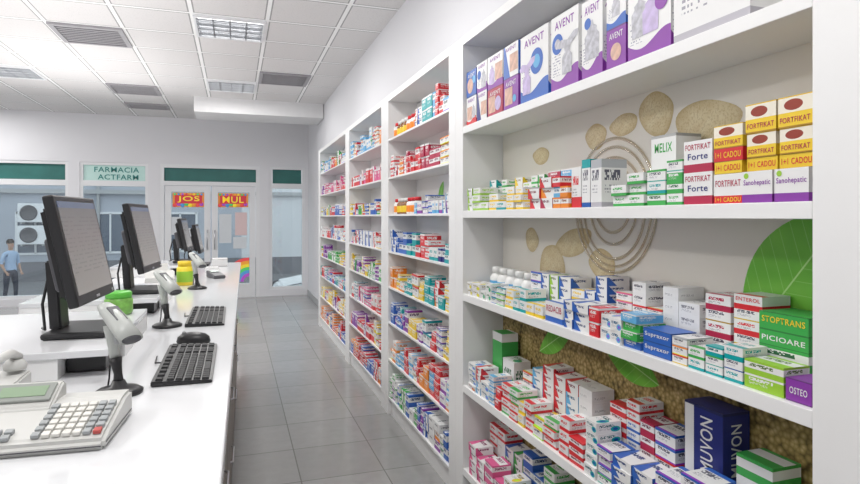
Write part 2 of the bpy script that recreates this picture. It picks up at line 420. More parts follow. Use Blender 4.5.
u1, yo1 = unit('white wall shelving unit with thick shelves and nature backdrop', .60, .817, 2.597, 2.69, Z1, .034)
Z2 = [.13, .40, .66, .91, 1.16, 1.42, 1.68, 1.95]
u2, yo2 = unit('white wall shelving unit with eight closely spaced shelves', 2.692, 2.79, 4.03, 4.13, Z2, .014)
u3, yo3 = unit('white wall shelving unit packed with small cartons', 4.132, 4.24, 5.53, 5.63, Z2, .014)
u4, yo4 = unit('white wall shelving unit at the end of the row', 5.632, 5.73, 7.54, 7.68, Z2, .014)

# mural prints
MX = XR-.002-XS-.0072
g = G('mural_grain'); v, o = g.coord('Object')
vo = g.n('ShaderNodeTexVoronoi'); g.put(vo.inputs['Vector'], v); vo.inputs['Scale'].default_value = 75
rp = g.n('ShaderNodeValToRGB'); g.put(rp.inputs[0], g.m('ADD', g.m('MULTIPLY', vo.outputs['Distance'], .7), g.m('MULTIPLY', g.noise(v, 12, 5), .6)))
e = rp.color_ramp.elements; e[0].position = .3; e[0].color = (.66, .52, .27, 1); e[1].position = 1.0; e[1].color = (.08, .055, .015, 1)
x_ = rp.color_ramp.elements.new(.62); x_.color = (.4, .29, .1, 1)
g.out(rp.outputs[0], .5); GRAIN = g.mat
g = G('mural_stone'); v, o = g.coord('Object')
gv, gc = g.coord('Generated')
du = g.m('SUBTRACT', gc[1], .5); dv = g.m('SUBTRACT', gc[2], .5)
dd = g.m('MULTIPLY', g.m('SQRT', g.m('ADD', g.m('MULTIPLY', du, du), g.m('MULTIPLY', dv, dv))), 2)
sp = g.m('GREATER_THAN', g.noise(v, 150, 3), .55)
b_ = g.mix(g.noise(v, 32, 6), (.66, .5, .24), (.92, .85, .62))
b_ = g.mix(g.m('MULTIPLY', g.m('POWER', dd, 4), .6), b_, (.5, .36, .15))  # printed stones darken toward the rim: round shading put into the print colour
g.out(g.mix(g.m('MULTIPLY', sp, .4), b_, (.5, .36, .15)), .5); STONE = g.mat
g = G('mural_leaf'); v, o = g.coord('Object')
mid = g.m('LESS_THAN', g.m('ABSOLUTE', o[1]), .002)
vn = g.m('LESS_THAN', g.m('FRACT', g.m('MULTIPLY', g.m('SUBTRACT', o[2], g.m('MULTIPLY', g.m('ABSOLUTE', o[1]), .7)), 26)), .07)
lf = g.mix(g.noise(v, 7, 2), (.07, .4, .015), (.3, .74, .1)); lf = g.mix(g.m('MULTIPLY', vn, .35), lf, (.45, .8, .25))
g.out(g.mix(mid, lf, (.5, .82, .3)), .4); LEAF = g.mat
g = G('mural_cream'); v, o = g.coord('Object')
g.out(g.mix(g.noise(v, 2.5, 2), (.86, .8, .69), (.84, .83, .8)), .4); CREAMM = g.mat
RIP = glass('mural_ripple', (.9, .82, .68), .35, .1); RIP2 = M('mural_ripple_shade', (.66, .58, .42), .2, var=.2)
def flat(name, pts, mat, yc, zc, off, parent, yo, rx=0):
    bm = bmesh.new(); vs = [bm.verts.new((0, p[0], p[1])) for p in pts]; bm.faces.new(vs)
    return finish(bm, name, mat, parent, (MX-off, yc-yo, zc), (rx, 0, 0))
box('mural_cream_print', (MX-.0004, (.817+2.597)/2-yo1, 1.5), (.0006, 1.775, 1.05), CREAMM, u1)
box('mural_grain_print', (MX-.0006, (.817+2.597)/2-yo1, .53), (.0008, 1.775, .88), GRAIN, u1)
def ell(a, b, n=32, wob=0): return [(a*(1+wob*math.sin(3*t+a*99))*math.cos(t), b*(1+wob*math.cos(2*t+b*77))*math.sin(t)) for t in [2*math.pi*i/n for i in range(n)]]
k = 0
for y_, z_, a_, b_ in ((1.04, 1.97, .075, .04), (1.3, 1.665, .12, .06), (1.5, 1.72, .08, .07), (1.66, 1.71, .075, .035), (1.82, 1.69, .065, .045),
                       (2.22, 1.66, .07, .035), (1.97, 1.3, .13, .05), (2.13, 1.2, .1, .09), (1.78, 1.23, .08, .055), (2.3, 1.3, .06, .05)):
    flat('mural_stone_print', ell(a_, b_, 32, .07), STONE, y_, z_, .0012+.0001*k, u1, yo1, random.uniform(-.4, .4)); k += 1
for R, rr, cz_ in ((.10, .004, 1.45), (.13, .003, 1.44), (.17, .004, 1.43), (.2, .003, 1.435), (.225, .004, 1.44)):
    tube('mural_ripple_print', [(0, R*math.cos(t), R*1.02*math.sin(t)) for t in [2*math.pi*i/48 for i in range(48)]], rr, RIP, u1, (MX-.0035, 1.72-yo1, cz_), (0, 0, 0), True)
    tube('mural_ripple_shade_print', [(0, (R+.006)*math.cos(t), (R+.006)*1.02*math.sin(t)) for t in [2*math.pi*i/48 for i in range(48)]], .0009, RIP2, u1, (MX-.004, 1.72-yo1, cz_), (0, 0, 0), True)
def leafpts(L, W): return [(W*math.sin(math.pi*t)**.8*(1), L*(t-.5)) for t in [i/20 for i in range(21)]]+[(-W*math.sin(math.pi*t)**.8, L*(t-.5)) for t in [1-i/20 for i in range(1, 20)]]
flat('mural_leaf_print', leafpts(.44, .12), LEAF, 1.03, 1.25, .003, u1, yo1, rad(38))
flat('mural_leaf_print', leafpts(.3, .06), LEAF, 1.63, .92, .003, u1, yo1, rad(-75))
flat('mural_leaf_print', leafpts(.3, .05), LEAF, 2.1, .9, .003, u1, yo1, rad(60))
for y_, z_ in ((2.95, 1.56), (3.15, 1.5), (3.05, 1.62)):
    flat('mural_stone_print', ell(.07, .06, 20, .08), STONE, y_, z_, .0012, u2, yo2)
flat('mural_leaf_print', leafpts(.18, .04), LEAF, 3.5, 1.55, .002, u2, yo2, .6)

# ------------------------------------------------------------ hero cartons with writing
IN = {k: M('ink_'+k.replace(' ', '_'), v, .45) for k, v in PAL.items()}
def hero(y0, y1, z, h, colname, st, texts, label, group, xf=1.045, d=.09, side=None, plain=None):
    w = y1-y0; pl = bool(texts) if plain is None else plain
    o = carton((y0+y1)/2, xf+d/2, z, w, d, h, colname, st, group, plain=pl); o['label'] = label
    for t, vc, hf, ic in texts:
        wf = min(.88, .3+.08*len(t))
        lettering(t, o, (-d/2-.0006, 0, h*vc), w*wf, h*hf, IN[ic])
    if side:
        t, vc, hf, ic = side
        lettering(t, o, (0, -w/2-.0004, h*vc), d*.8, h*hf, IN[ic], '-Y')
    return o
def picture(o, kind, w, h, d, mat, u=0, v=.4, s=1, off=.0007, sz=1):
    if kind == 'bottle': pts = [(-.3, -.5), (.3, -.5), (.32, .1), (.2, .22), (.22, .3), (.08, .38), (.05, .5), (-.05, .5), (-.08, .38), (-.22, .3), (-.2, .22), (-.32, .1)]
    elif kind == 'pump': pts = [(-.25, -.5), (.2, -.5), (.22, -.05), (.1, .05), (.15, .2), (.45, .35), (.5, .5), (.3, .5), (0, .35), (-.3, .42), (-.45, .3), (-.42, .2), (-.15, .18), (-.12, .05), (-.25, -.05)]
    elif kind == 'panel': pts = [(-.5, -.5), (.5, -.5), (.5, .5), (-.5, .5)]
    else: pts = [(.5*math.cos(t), .5*math.sin(t)) for t in [2*math.pi*i/24 for i in range(24)]]
    bm = bmesh.new(); bm.faces.new([bm.verts.new((0, -p[0]*s, p[1]*s*sz)) for p in pts])
    return finish(bm, kind+'_picture', mat, o, (-d/2-off, u*w, v*h))
G1 = 'baby care boxes on the top shelf'
z = 1.83; SK = M('picture_skin', (.7, .45, .36), .5, var=.45, scale=40); PG = M('picture_grey', (.5, .5, .55), .4, var=.6, scale=60); PGL = M('picture_lilac', (.55, .45, .7), .4, var=.35, scale=40)
AV = ('AVENT', .87, .11, 'purple')
def care(y0, y1, z, h, cn, st, label, pics, side=True, txt=AV):
    o = hero(y0, y1, z, h, cn, st, [txt], label, G1, side=('AVENT', .86, .08, 'purple') if side else None)
    for i, (kind, mt, u_, v_, s_) in enumerate(pics): picture(o, kind, y1-y0, h, .09, mt, u_, v_, s_, .0007+.0003*i)
    return o
BL = IN['blue']; LB = IN['light blue']
care(2.47, 2.585, z, .13, 'red', 8, 'white baby care box with red foot below another', [('panel', SK, .15, .42, .06), ('bottle', PG, -.25, .45, .06)])
care(2.47, 2.585, z+.13, .125, 'blue', 6, 'solid blue baby care box stacked on another', [('disc', SK, .1, .42, .07), ('disc', LB, -.3, .6, .035)], txt=('AVENT', .8, .15, 'white'))
care(2.35, 2.46, z, .13, 'dark blue', 2, 'white baby care box with dark blue panel', [('panel', SK, -.2, .42, .06)])
care(2.35, 2.46, z+.13, .13, 'purple', 8, 'white and purple baby care box on a stack', [('bottle', PG, -.2, .42, .08), ('disc', BL, .25, .6, .04)])
care(2.19, 2.34, z, .12, 'crimson', 6, 'deep red baby care box with white lettering', [('panel', SK, .2, .42, .07), ('disc', PGL, -.2, .4, .06)], txt=('AVENT', .8, .15, 'white'))
care(2.19, 2.34, z+.12, .14, 'purple', 8, 'white and purple baby care box with portrait picture', [('panel', SK, -.25, .45, .07), ('bottle', PGL, .2, .42, .08)])
care(2.05, 2.18, z, .13, 'purple', 6, 'solid purple baby care box with portrait picture', [('panel', SK, .15, .42, .07), ('disc', LB, -.25, .3, .03)], txt=('AVENT', .8, .15, 'white'))
care(2.05, 2.18, z+.13, .13, 'blue', 2, 'white baby care box with blue panel on a stack', [('panel', SK, -.2, .42, .07)])
care(1.82, 2.03, z, .255, 'blue', 8, 'tall white breast pump box with round blue emblem', [('disc', BL, -.1, .55, .095), ('disc', LB, -.1, .55, .05), ('pump', PGL, .25, .38, .13)])
care(1.63, 1.80, z, .255, 'purple', 8, 'tall white breast pump box with purple foot', [('disc', BL, .25, .62, .07), ('disc', PG, .25, .62, .035), ('pump', PG, -.12, .44, .13)])
care(1.5, 1.61, z, .245, 'purple', 8, 'tall white breast pump box with bottle picture', [('bottle', PG, 0, .48, .12), ('disc', BL, .2, .7, .035)])
care(1.39, 1.48, z, .12, 'purple', 6, 'small solid purple baby care box', [('disc', SK, 0, .4, .05)], txt=('AVENT', .8, .15, 'white'))
care(1.39, 1.48, z+.12, .12, 'blue', 8, 'small white and blue baby care box on another', [('bottle', PG, 0, .5, .06)])
o = care(1.21, 1.38, z, .22, 'purple', 8, 'white sterilizer box with wavy purple foot', [('bottle', PG, .2, .52, .11), ('bottle', PGL, -.05, .5, .1), ('disc', IN['purple'], -.3, .6, .05)], side=False)
lettering('PHILIPS', o, (0, -.0854, .19), .07, .016, BL, '-Y')
hero(.97, 1.2, z, .22, 'grey', 5, [], 'large white sterilizer box with thin grey stripe', G1)
G2 = 'cartons on the second shelf'; z = 1.43
for (a_, b_) in ((.83, .905), (.91, .985)):
    o = hero(a_, b_, z, .066, 'purple', 0, [('Sanohepatic', .62, .22, 'purple')], 'white carton with purple lower band and lettering', G2, xf=1.038, side=('Sanohepatic', .62, .2, 'purple'))
    picture(o, 'disc', b_-a_, .066, .09, IN['lime'], .35, .86, .012)
    hero(a_, b_, z+.066, .03, 'yellow', 6, [('1+1 CADOU', .5, .42, 'red')], 'flat yellow carton with red lettering', G2, xf=1.052)
    hero(a_+.002, b_-.002, z+.096, .052, 'yellow', 7, [('FORTFIKAT', .24, .2, 'crimson')], 'yellow carton with liver picture in a stack', G2, xf=1.05)
    hero(a_, b_, z+.148, .062, 'yellow', 7, [('FORTFIKAT', .24, .18, 'crimson')], 'yellow carton with liver picture on top of a stack', G2, xf=1.048)
hero(.99, 1.07, z, .066, 'red', 0, [('FORTFIKAT', .68, .22, 'crimson'), ('1+1 CADOU', .13, .16, 'yellow')], 'white and red carton with product lettering', G2)
hero(.992, 1.068, z+.066, .028, 'yellow', 6, [('1+1 CADOU', .5, .5, 'red')], 'flat yellow carton with red promotional lettering', G2)
hero(.99, 1.07, z+.094, .03, 'red', 6, [('1+1 CADOU', .5, .45, 'yellow')], 'flat red carton with yellow promotional lettering', G2)
hero(.99, 1.07, z+.124, .052, 'yellow', 7, [('FORTFIKAT', .24, .2, 'crimson')], 'yellow carton with liver picture on a stack', G2)
for k in (0, .076):
    hero(1.075, 1.165, z+k, .076, 'crimson', 0, [('FORTFIKAT', .8, .18, 'crimson'), ('Forte', .5, .2, 'dark blue')], 'white carton with dark red band and product lettering', G2, side=('FORTE', .6, .2, 'crimson'))
for k in range(4): hero(1.17, 1.225, z+k*.028, .028, 'green', (0, 1, 3, 5)[k], [], 'low green and white carton in a stack', G2)
for k in range(3): hero(1.23, 1.3, z+k*.031, .031, ('green', 'teal', 'green')[k], (1, 0, 5)[k], [], 'low teal and green carton in a stack', G2)
hero(1.3, 1.4, z, .2, 'white', 6, [('MELIX', .82, .13, 'green')], 'tall white carton behind a low stack', G2, xf=1.14, d=.085)
fill(z, 1.305, 1.5, 1.045, 1, ['green', 'teal', 'green', 'light blue'], G2, 'on a shelf', [(.08, .12)], sts=(0, 5, 0, 1), hs=[.03, .038])
hero(1.505, 1.56, z, .145, 'grey', 5, [], 'tall white carton with grey stripe', G2); hero(1.565, 1.61, z, .15, 'teal', 5, [], 'tall white carton with teal stripe', G2); hero(1.615, 1.67, z, .13, 'red', 0, [], 'tall white and red carton', G2)
fill(z, 1.675, 2.0, 1.045, 2, ['red', 'crimson', 'orange', 'light blue'], G2, 'on a shelf', [(.08, .15), (.14, .19)], sts=(1, 2, 0, 3, 5), hs=[.028, .036], hide=.12)
fill(z, 2.01, 2.585, 1.045, 2, ['lime', 'green', 'lime', 'yellow', 'teal'], G2, 'on a shelf', [(.06, .11), (.1, .16)], sts=(0, 1, 2, 0), hs=[.028, .034], hide=.1)

G3 = 'cartons on the third shelf'; z = 1.035
hero(.83, .885, z, .045, 'purple', 6, [('OSTEO', .5, .3, 'white')], 'small purple carton near the shelf end', G3, d=.07)
hero(.89, .985, z, .03, 'lime', 3, [], 'lime green carton with white print', G3, d=.07)
hero(.89, .985, z+.03, .03, 'lime', 1, [], 'lime green and white carton on another', G3, d=.07)
for k in range(2): hero(.9, 1.02, z+k*.04, .04, 'green' if k else 'teal', 1, [], 'green and white carton behind low cartons', G3, xf=1.125, d=.1)
hero(.9, 1.02, z+.08, .034, 'green', 6, [('PICIOARE', .5, .34, 'white')], 'dark green carton with white lettering', G3, xf=1.125, d=.1)
hero(.9, 1.02, z+.114, .04, 'green', 6, [('STOPTRANS', .6, .34, 'yellow')], 'dark green carton with yellow lettering on a stack', G3, xf=1.125, d=.1)
for k in range(3): hero(.99, 1.04, z+k*.026, .026, 'teal', (0, 5, 0)[k], [], 'small white and teal carton in a stack', G3, d=.07)
for k in range(3): hero(1.045, 1.095, z+k*.022, .022, ('teal', 'green', 'teal')[k], (0, 5, 1)[k], [], 'low white and teal carton in a stack', G3, d=.07)
for k in range(2): hero(1.1, 1.15, z+k*.026, .026, ('teal', 'green')[k], 0, [], 'low white carton with green band', G3, d=.08)
for k in range(3): hero(1.155, 1.205, z+k*.022, .022, ('red', 'orange', 'grey')[k], 5, [], 'low white carton with thin stripe', G3, d=.08)
for k in range(6):
    hero(1.03, 1.11, z+k*.03, .03, 'red', 0 if k % 2 else 5, [('ENTEROL', .65, .3, 'red')] if k == 5 else [], 'white and red carton in a tall stack', G3, xf=1.145, d=.085)
    if k < 5: hero(1.12, 1.2, z+k*.034, .034, 'crimson', (0, 5, 0, 5, 0)[k], [], 'white and dark red carton in a stack', G3, xf=1.145, d=.085)
for k in range(2): hero(1.21, 1.315, z+k*.034, .034, 'blue', 6, [('Supraxor', .55, .42, 'white')], 'bright blue carton with white lettering', G3, d=.08)
fill(z, 1.21, 1.6, 1.14, 1, ['red', 'teal', 'white', 'pink', 'red'], G3, 'on a shelf', [(.13, .21)], sts=(0, 5, 5, 4), ws=[.06, .075], hs=[.026, .034], hide=.09)
fill(z, 1.325, 1.72, 1.045, 1, ['green', 'teal', 'blue', 'light blue', 'red'], G3, 'on a shelf', [(.06, .12)], sts=(0, 5, 2, 4, 3))
hero(1.725, 1.84, z, .07, 'blue', 0, [('REDACIB', .65, .32, 'crimson')], 'white carton with blue band and red lettering', G3, d=.08)
fill(z, 1.85, 2.3, 1.045, 1, ['yellow', 'blue', 'red', 'teal', 'light blue', 'lime'], G3, 'on a shelf', [(.05, .1)])
fill(z, 1.61, 2.15, 1.14, 1, ['blue', 'yellow', 'orange', 'light blue', 'lime', 'dark blue'], G3, 'on a shelf', [(.12, .2)], ws=[.06, .08], hs=[.028, .036], hide=.09)
fill(z, 2.305, 2.585, 1.045, 1, ['purple', 'red', 'yellow', 'green'], G3, 'on a shelf', [(.06, .1)])
def bottle(x, y, z, s, body, cap, label, group, lab=None):
    r = root('pill_bottle', label, 'bottle', (x, y, z+.0008), 0, group)
    lathe('bottle_body', [(0, 0), (.9*s, 0), (s, .1*s), (s, 2.2*s), (.75*s, 2.6*s), (.62*s, 2.7*s), (.62*s, 2.75*s), (0, 2.75*s)], body, r, seg=16)
    lathe('bottle_cap', [(0, 2.751*s), (.72*s, 2.751*s), (.72*s, 3.4*s), (.66*s, 3.5*s), (0, 3.5*s)], cap, r, seg=16)
    if lab: lathe('bottle_label', [(1.01*s, .4*s), (1.02*s, .42*s), (1.02*s, 1.8*s), (1.01*s, 1.82*s)], lab, r, seg=16)
BW = M('white_bottle_plastic', (.82, .82, .81), .3); AMB = M('amber_bottle', (.25, .09, .02), .2)
for i in range(5): bottle(1.178, 2.2+i*.08, z, .037, BW, BW, 'white plastic pill bottle with white cap', 'pill bottles on the third shelf', lab=IN['light blue'])

G4 = 'cartons on the fourth shelf'; z = .60
fill(z, 1.0, 1.75, 1.045, 1, ['red', 'blue', 'green', 'teal', 'red', 'light blue'], G4, 'on a shelf', [(.1, .19)], ws=[.06, .07, .085], hs=[.028, .034, .042])
fill(z, .83, .99, 1.045, 1, ['green', 'teal'], G4, 'on a shelf', [(.12, .15)], ws=[.07], hs=[.045])
for k in range(3): hero(1.13, 1.29, z+k*.04, .04, 'light blue', 0, [], 'white and blue carton under a tall one', G4, xf=1.142, d=.085)
o = hero(1.145, 1.275, z+.12, .19, 'dark blue', 6, [], 'tall navy carton with bold vertical lettering', G4, xf=1.146, d=.085)
picture(o, 'panel', .13, .19, .085, IN['white'], .36, .5, .032, sz=5.6)
lettering('MUVON', o, (-.0432, -.012, .095), .14, .042, IN['white'], '-X', True); lettering('MUVON', o, (0, -.0656, .095), .13, .034, IN['white'], '-Y', True)
for k in range(3): hero(.98, 1.12, z+k*.045, .045, 'green', 0, [], 'white and green carton under another', G4, xf=1.142, d=.085)
for k in range(2): hero(1.0, 1.1, z+.135+k*.05, .05, 'green', (0, 1)[k], [], 'white and green carton beside the tall navy one', G4, xf=1.142, d=.085, plain=True)
hero(.85, .97, z, .16, 'lime', 1, [], 'lime and white carton by the shelf end', G4, xf=1.142, d=.085, plain=True)
fill(z, 1.3, 1.6, 1.14, 1, ['red', 'crimson', 'blue', 'light blue', 'red'], G4, 'on a shelf', [(.2, .29)], ws=[.06, .08], hs=[.03, .04], sts=(0, 5, 1, 0), hide=.14)
fill(z, 1.61, 2.2, 1.14, 1, ['red', 'blue', 'red', 'white', 'light blue'], G4, 'on a shelf', [(.15, .26)], ws=[.06, .08], hs=[.032, .042], sts=(0, 5, 5, 2), hide=.13)
fill(z, 1.76, 2.25, 1.045, 1, ['green', 'red', 'blue', 'yellow', 'lime', 'red'], G4, 'on a shelf', [(.08, .15)])
fill(z, 2.26, 2.585, 1.045, 1, ['purple', 'light blue', 'red', 'blue'], G4, 'on a shelf', [(.1, .16)])
hero(2.4, 2.5, z, .27, 'green', 3, [], 'tall green carton against the backdrop', G4, xf=1.142, d=.08, plain=True); hero(2.28, 2.39, z, .17, 'green', 4, [], 'white carton with green emblem', G4, xf=1.142, d=.08)
G5 = 'cartons on the lowest shelf'; z = .205
fill(z, 1.8, 2.585, 1.045, 1, ['red', 'blue', 'orange', 'pink', 'green', 'yellow'], G5, 'on a shelf', [(.1, .17)], ws=[.07, .085], hs=[.036, .045])
fill(z, 1.6, 2.585, 1.14, 1, ['red', 'blue', 'white', 'teal', 'green'], G5, 'on a shelf', [(.18, .26)], ws=[.08, .09], hs=[.045, .055], hide=.17)
print('unit1', ncart, len(store))

# units 2-4
pals = [['orange', 'purple', 'green', 'blue', 'white'], ['red', 'purple', 'orange', 'light blue'], ['blue', 'yellow', 'purple', 'red', 'teal'], ['orange', 'red', 'teal', 'yellow'],
        ['blue', 'dark blue', 'red', 'teal'], ['light blue', 'purple', 'blue'], ['red', 'crimson', 'red', 'orange'], ['red', 'blue', 'light blue', 'teal']]
hts = [(.12, .2), (.1, .2), (.09, .19), (.09, .18), (.1, .17), (.07, .14), (.09, .17), (.1, .2)]
for i, (zz, pl, ht) in enumerate(zip(Z2, pals, hts)):
    ye = 4.02
    if i in (5, 7):
        ye = 3.45
        for k in range(7):
            q = k//3 if k < 6 else 0
            bottle(1.085, 3.49+k*.078, zz, .03, (BW, AMB, BW)[q], (IN['red'], BW, IN['blue'])[q], ('white plastic medicine bottle', 'amber glass medicine bottle', 'white plastic medicine bottle')[q], 'bottles in the second shelving unit', IN[('orange', 'yellow', 'light blue')[q]])
    fill(zz, 2.80, ye, 1.045, 1, pl, '', '', [ht], ws=[.05, .07, .09], hs=[.035, .05, .07], sts=(0, 1, 1, 2, 3, 3, 5), dd=.1, allstore=True)
for (a_, b_) in ((4.25, 5.52), (5.74, 7.53)):
    for zz, pl, ht in zip(Z2, [['blue', 'orange', 'red'], ['yellow', 'purple', 'red'], ['pink', 'blue', 'teal', 'red'], ['purple', 'green', 'yellow'], ['blue', 'red', 'white'], ['yellow', 'green', 'red', 'blue'], ['pink', 'purple', 'red'], ['red', 'orange', 'light blue', 'green']], hts):
        fill(zz, a_, b_, 1.045, 1, pl, '', '', [(ht[0]*.5, ht[1])], ws=[.04, .06, .09, .13], hs=[.03, .05, .09, .12], sts=(0, 1, 1, 2, 3, 3, 5), dd=.1, allstore=True)
V = []; F = []; U = []; CL = []; MI = []
for (x, y, z, w, d, h, cn, st) in store:
    b0 = len(V); z += .0006
    for dz in (0, h):
        for sx_, sy_ in ((-1, -1), (1, -1), (1, 1), (-1, 1)): V.append((x+sx_*d/2, y+sy_*w/2, z+dz))
    UVS = [[(0, 0)]*4, [(0, 0), (1, 0), (1, 1), (0, 1)]]
    for f in ((0, 3, 2, 1), (4, 5, 6, 7), (0, 1, 5, 4), (1, 2, 6, 5), (2, 3, 7, 6), (3, 0, 4, 7)):
        F.append(tuple(b0+i for i in f)); U += UVS[1]; CL += [(*PAL[cn], 1)]*4; MI.append(st)
me = bpy.data.meshes.new('medicine_cartons'); me.from_pydata(V, [], F)
uvl = me.uv_layers.new(name='UVMap')
for i, q in enumerate(U): uvl.data[i].uv = q
ca = me.color_attributes.new('Col', 'FLOAT_COLOR', 'CORNER')
for i, q in enumerate(CL): ca.data[i].color = q
for m_ in CMA: me.materials.append(m_)
for p, mi in zip(me.polygons, MI): p.material_index = mi
o = link(bpy.data.objects.new('medicine_cartons', me)); tag(o, 'rows of small colourful medicine cartons filling distant shelves', 'boxes'); o['kind'] = 'stuff'
print('cartons', ncart, len(store))

# ------------------------------------------------------------ counter
ang = -math.atan(.0152)
WT = M('worktop_gloss_white', (.77, .78, .8), .1, var=.01)
ct = box('worktop', (-.024-.39+.0152*2.95-.01, 2.95, .98), (.78, 5.0, .04), WT, None, .004, (0, 0, ang)); tag(ct, 'long glossy white pharmacy counter worktop', 'counter')
BRN = M('brown_laminate', (.16, .13, .1), .4, var=.15)
for i in range(5):
    yc = .96+i*.995; xe = -.034+.0152*yc
    r = root('drawer_cabinet', 'brown laminate drawer cabinet under the white counter', 'cabinet', (xe-.37, yc, 0), ang, 'drawer cabinets under the counter')
    box('cabinet_body', (-.01, 0, .4795), (.66, .985, .959), M('cabinet_grey', (.35, .34, .33), .5), r)
    for k, (z0, z1) in enumerate(((.08, .36), (.37, .65), (.66, .94))):
        dr = box('drawer', (.33, 0, (z0+z1)/2), (.018, .96, z1-z0), BRN, r, .002)
        tube('drawer_handle', [(.009, -.1, .05), (.022, -.09, .05), (.022, .09, .05), (.009, .1, .05)], .004, METAL, dr)

def riser(y0, y1, label):
    r = root('monitor_riser', label, 'monitor stand', (-.3, (y0+y1)/2, 1.0005), 0, 'white monitor risers'); L = y1-y0
    box('riser_top', (-.24, 0, .061), (.48, L, .018), WT, r, .002)
    for x in (-.472, -.12): box('riser_side', (x, 0, .026), (.016, L-.01, .052), WHITE, r)
    box('riser_side', (-.008, L/6, .026), (.016, L*.66-.01, .052), WHITE, r)
    box('riser_front', (-.296, -L/2+.012, .026), (.336, .014, .051), WHITE, r)
    box('cash_drawer', (-.064, .03, .022), (.09, L-.08, .04), BLACK, r, .002)
riser(1.64, 2.32, 'low white monitor riser with open slot and dark drawer')
riser(2.6, 3.2, 'low white monitor riser on the counter')
riser(4.3, 4.85, 'low white monitor riser near the counter end')

# monitors
g = G('screen_content'); v, o = g.coord('Generated'); u, vv = o[0], o[2]
base = g.mix(vv, (.28, .265, .25), (.13, .13, .135))
base = g.mix(g.m('GREATER_THAN', vv, .93), base, (.1, .13, .2))
rows = g.m('MULTIPLY', g.m('LESS_THAN', g.m('FRACT', g.m('MULTIPLY', vv, 22)), .35), g.m('MULTIPLY', g.between(vv, .2, .85), g.m('GREATER_THAN', g.wn(g.m('ADD', g.m('FLOOR', g.m('MULTIPLY', u, 30)), g.m('MULTIPLY', g.m('FLOOR', g.m('MULTIPLY', vv, 22)), 31))), .4)))
base = g.mix(g.m('MULTIPLY', rows, .2), base, (.07, .07, .08))
g.out(base, .25); g.put(g.b.inputs['Emission Color'], base); g.b.inputs['Emission Strength'].default_value = .3
SCR = g.mat
def monitor(x, y, z, rz, label, w=.345, h=.3, cz=.238, tilt=12):
    r = root('computer_monitor', label, 'monitor', (x, y, z+.001), rz, 'pharmacy computer monitors')
    bm = bmesh.new(); addbox(bm, (0, -.01, .009), (.22, .16, .018), 0, .008)
    finish(bm, 'stand_base', BLACK, r)
    prism('stand_neck', [(-.035, .015), (.035, .015), (.03, cz-.03), (-.03, cz-.03)], .03, BLACK, r, loc=(0, .055, 0), rot=(rad(-4), 0, 0), bev=.004)
    tl = rad(-tilt)
    hd = box('screen_bezel', (0, 0, cz), (w, .026, h), BLACK, r, .005, (tl, 0, 0))
    box('screen_display', (0, -.0135, .006), (w-.036, .002, h-.046), SCR, hd)
    prism('rear_casing', [(-w*.42, -h*.42), (w*.42, -h*.42), (w*.42, h*.4), (-w*.42, h*.4)], .022, BLACK, hd, loc=(0, .024, 0), bev=.008)
    box('rear_hub', (0, .048, -.03), (w*.5, .03, h*.5), DGREY, hd, .01)
    lathe('power_button', [(0, 0), (.005, 0), (.005, .002), (0, .002)], LGREY, hd, (w*.42, -.013, -h/2+.011), (rad(90), 0, 0), 12)
    box('maker_badge', (0, -.0135, -h/2+.011), (.03, .001, .007), METAL, hd)
    tube('monitor_cable', [(.01, .09, .15), (.03, .11, .08), (.02, .1, .008), (.06, .12, .006)], .004, BLACK, r)
monitor(-.415, 1.90, 1.07, rad(86), 'black flat computer monitor tilted back on a white riser')
monitor(-.385, 2.85, 1.07, rad(85), 'second black flat computer monitor on a white riser')
monitor(-.345, 4.62, 1.07, rad(86), 'small looking black monitor near the counter end', w=.28, h=.24, cz=.2)
monitor(-.29, 5.2, 1.0, rad(88), 'black monitor at the far end of the counter', w=.28, h=.24, cz=.22)

kbm = None
def keyboard(x, y, label, rz=rad(90)):
    r = root('computer_keyboard', label, 'keyboard', (x, y, 1.0005), rz, 'black computer keyboards')
    prism('keyboard_body', [(-.068, 0), (.068, 0), (.068, .013), (-.068, .007)], .43, BLACK, r, rot=(0, 0, rad(90)), bev=.002)
    global kbm
    if kbm is None:
        bm = bmesh.new(); bmesh.ops.create_cube(bm, size=1, matrix=Matrix.Translation((0, 0, .0025)) @ Matrix.Diagonal((.0172, .0165, .005, 1)))
        for v_ in bm.verts:
            if v_.co.z > .003: v_.co.x *= .82; v_.co.y *= .82
        kbm = bpy.data.meshes.new('key'); bm.to_mesh(kbm); bm.free(); kbm.materials.append(M('key_black', (.022, .022, .024), .6))
    for j in range(6):
        for i in range(21):
            if i in (14, 18): continue
            if j == 5 and i % 2 and i < 14: continue
            if j == 0 and 4 <= i <= 8 and i != 6: continue
            k = bpy.data.objects.new('key', kbm); k.parent = r
            px = -.198+i*.0196; py = -.052+j*.0196+(.005 if j == 5 else 0)
            k.location = (px, py, .0078+(py+.068)/.136*.006-.001); k.rotation_euler = (rad(2.5), 0, 0)
            if j == 0 and i == 6: k.scale = (5.6, 1, 1)
            link(k)
    tube('keyboard_cable', [(0, .068, .008), (.02, .085, .004), (.1, .09, .004)], .0022, BLACK, r)
keyboard(-.12, 1.72, 'black computer keyboard on the white counter')
keyboard(-.105, 2.5, 'black computer keyboard beside the second monitor')
r = root('computer_mouse', 'small black computer mouse beside the keyboard', 'mouse', (-.125, 2.0, 1.0005), rad(80))
lathe('mouse_body', [(0, 0), (.95, 0), (1, .2), (.93, .6), (.7, .9), (.35, 1.05), (0, 1.1)], BLACK, r, seg=20).scale = (.03, .052, .032)
lathe('scroll_wheel', [(0, -.003), (.007, -.003), (.007, .003), (0, .003)], GREY, r, (0, .028, .031), (0, rad(90), 0), 12)

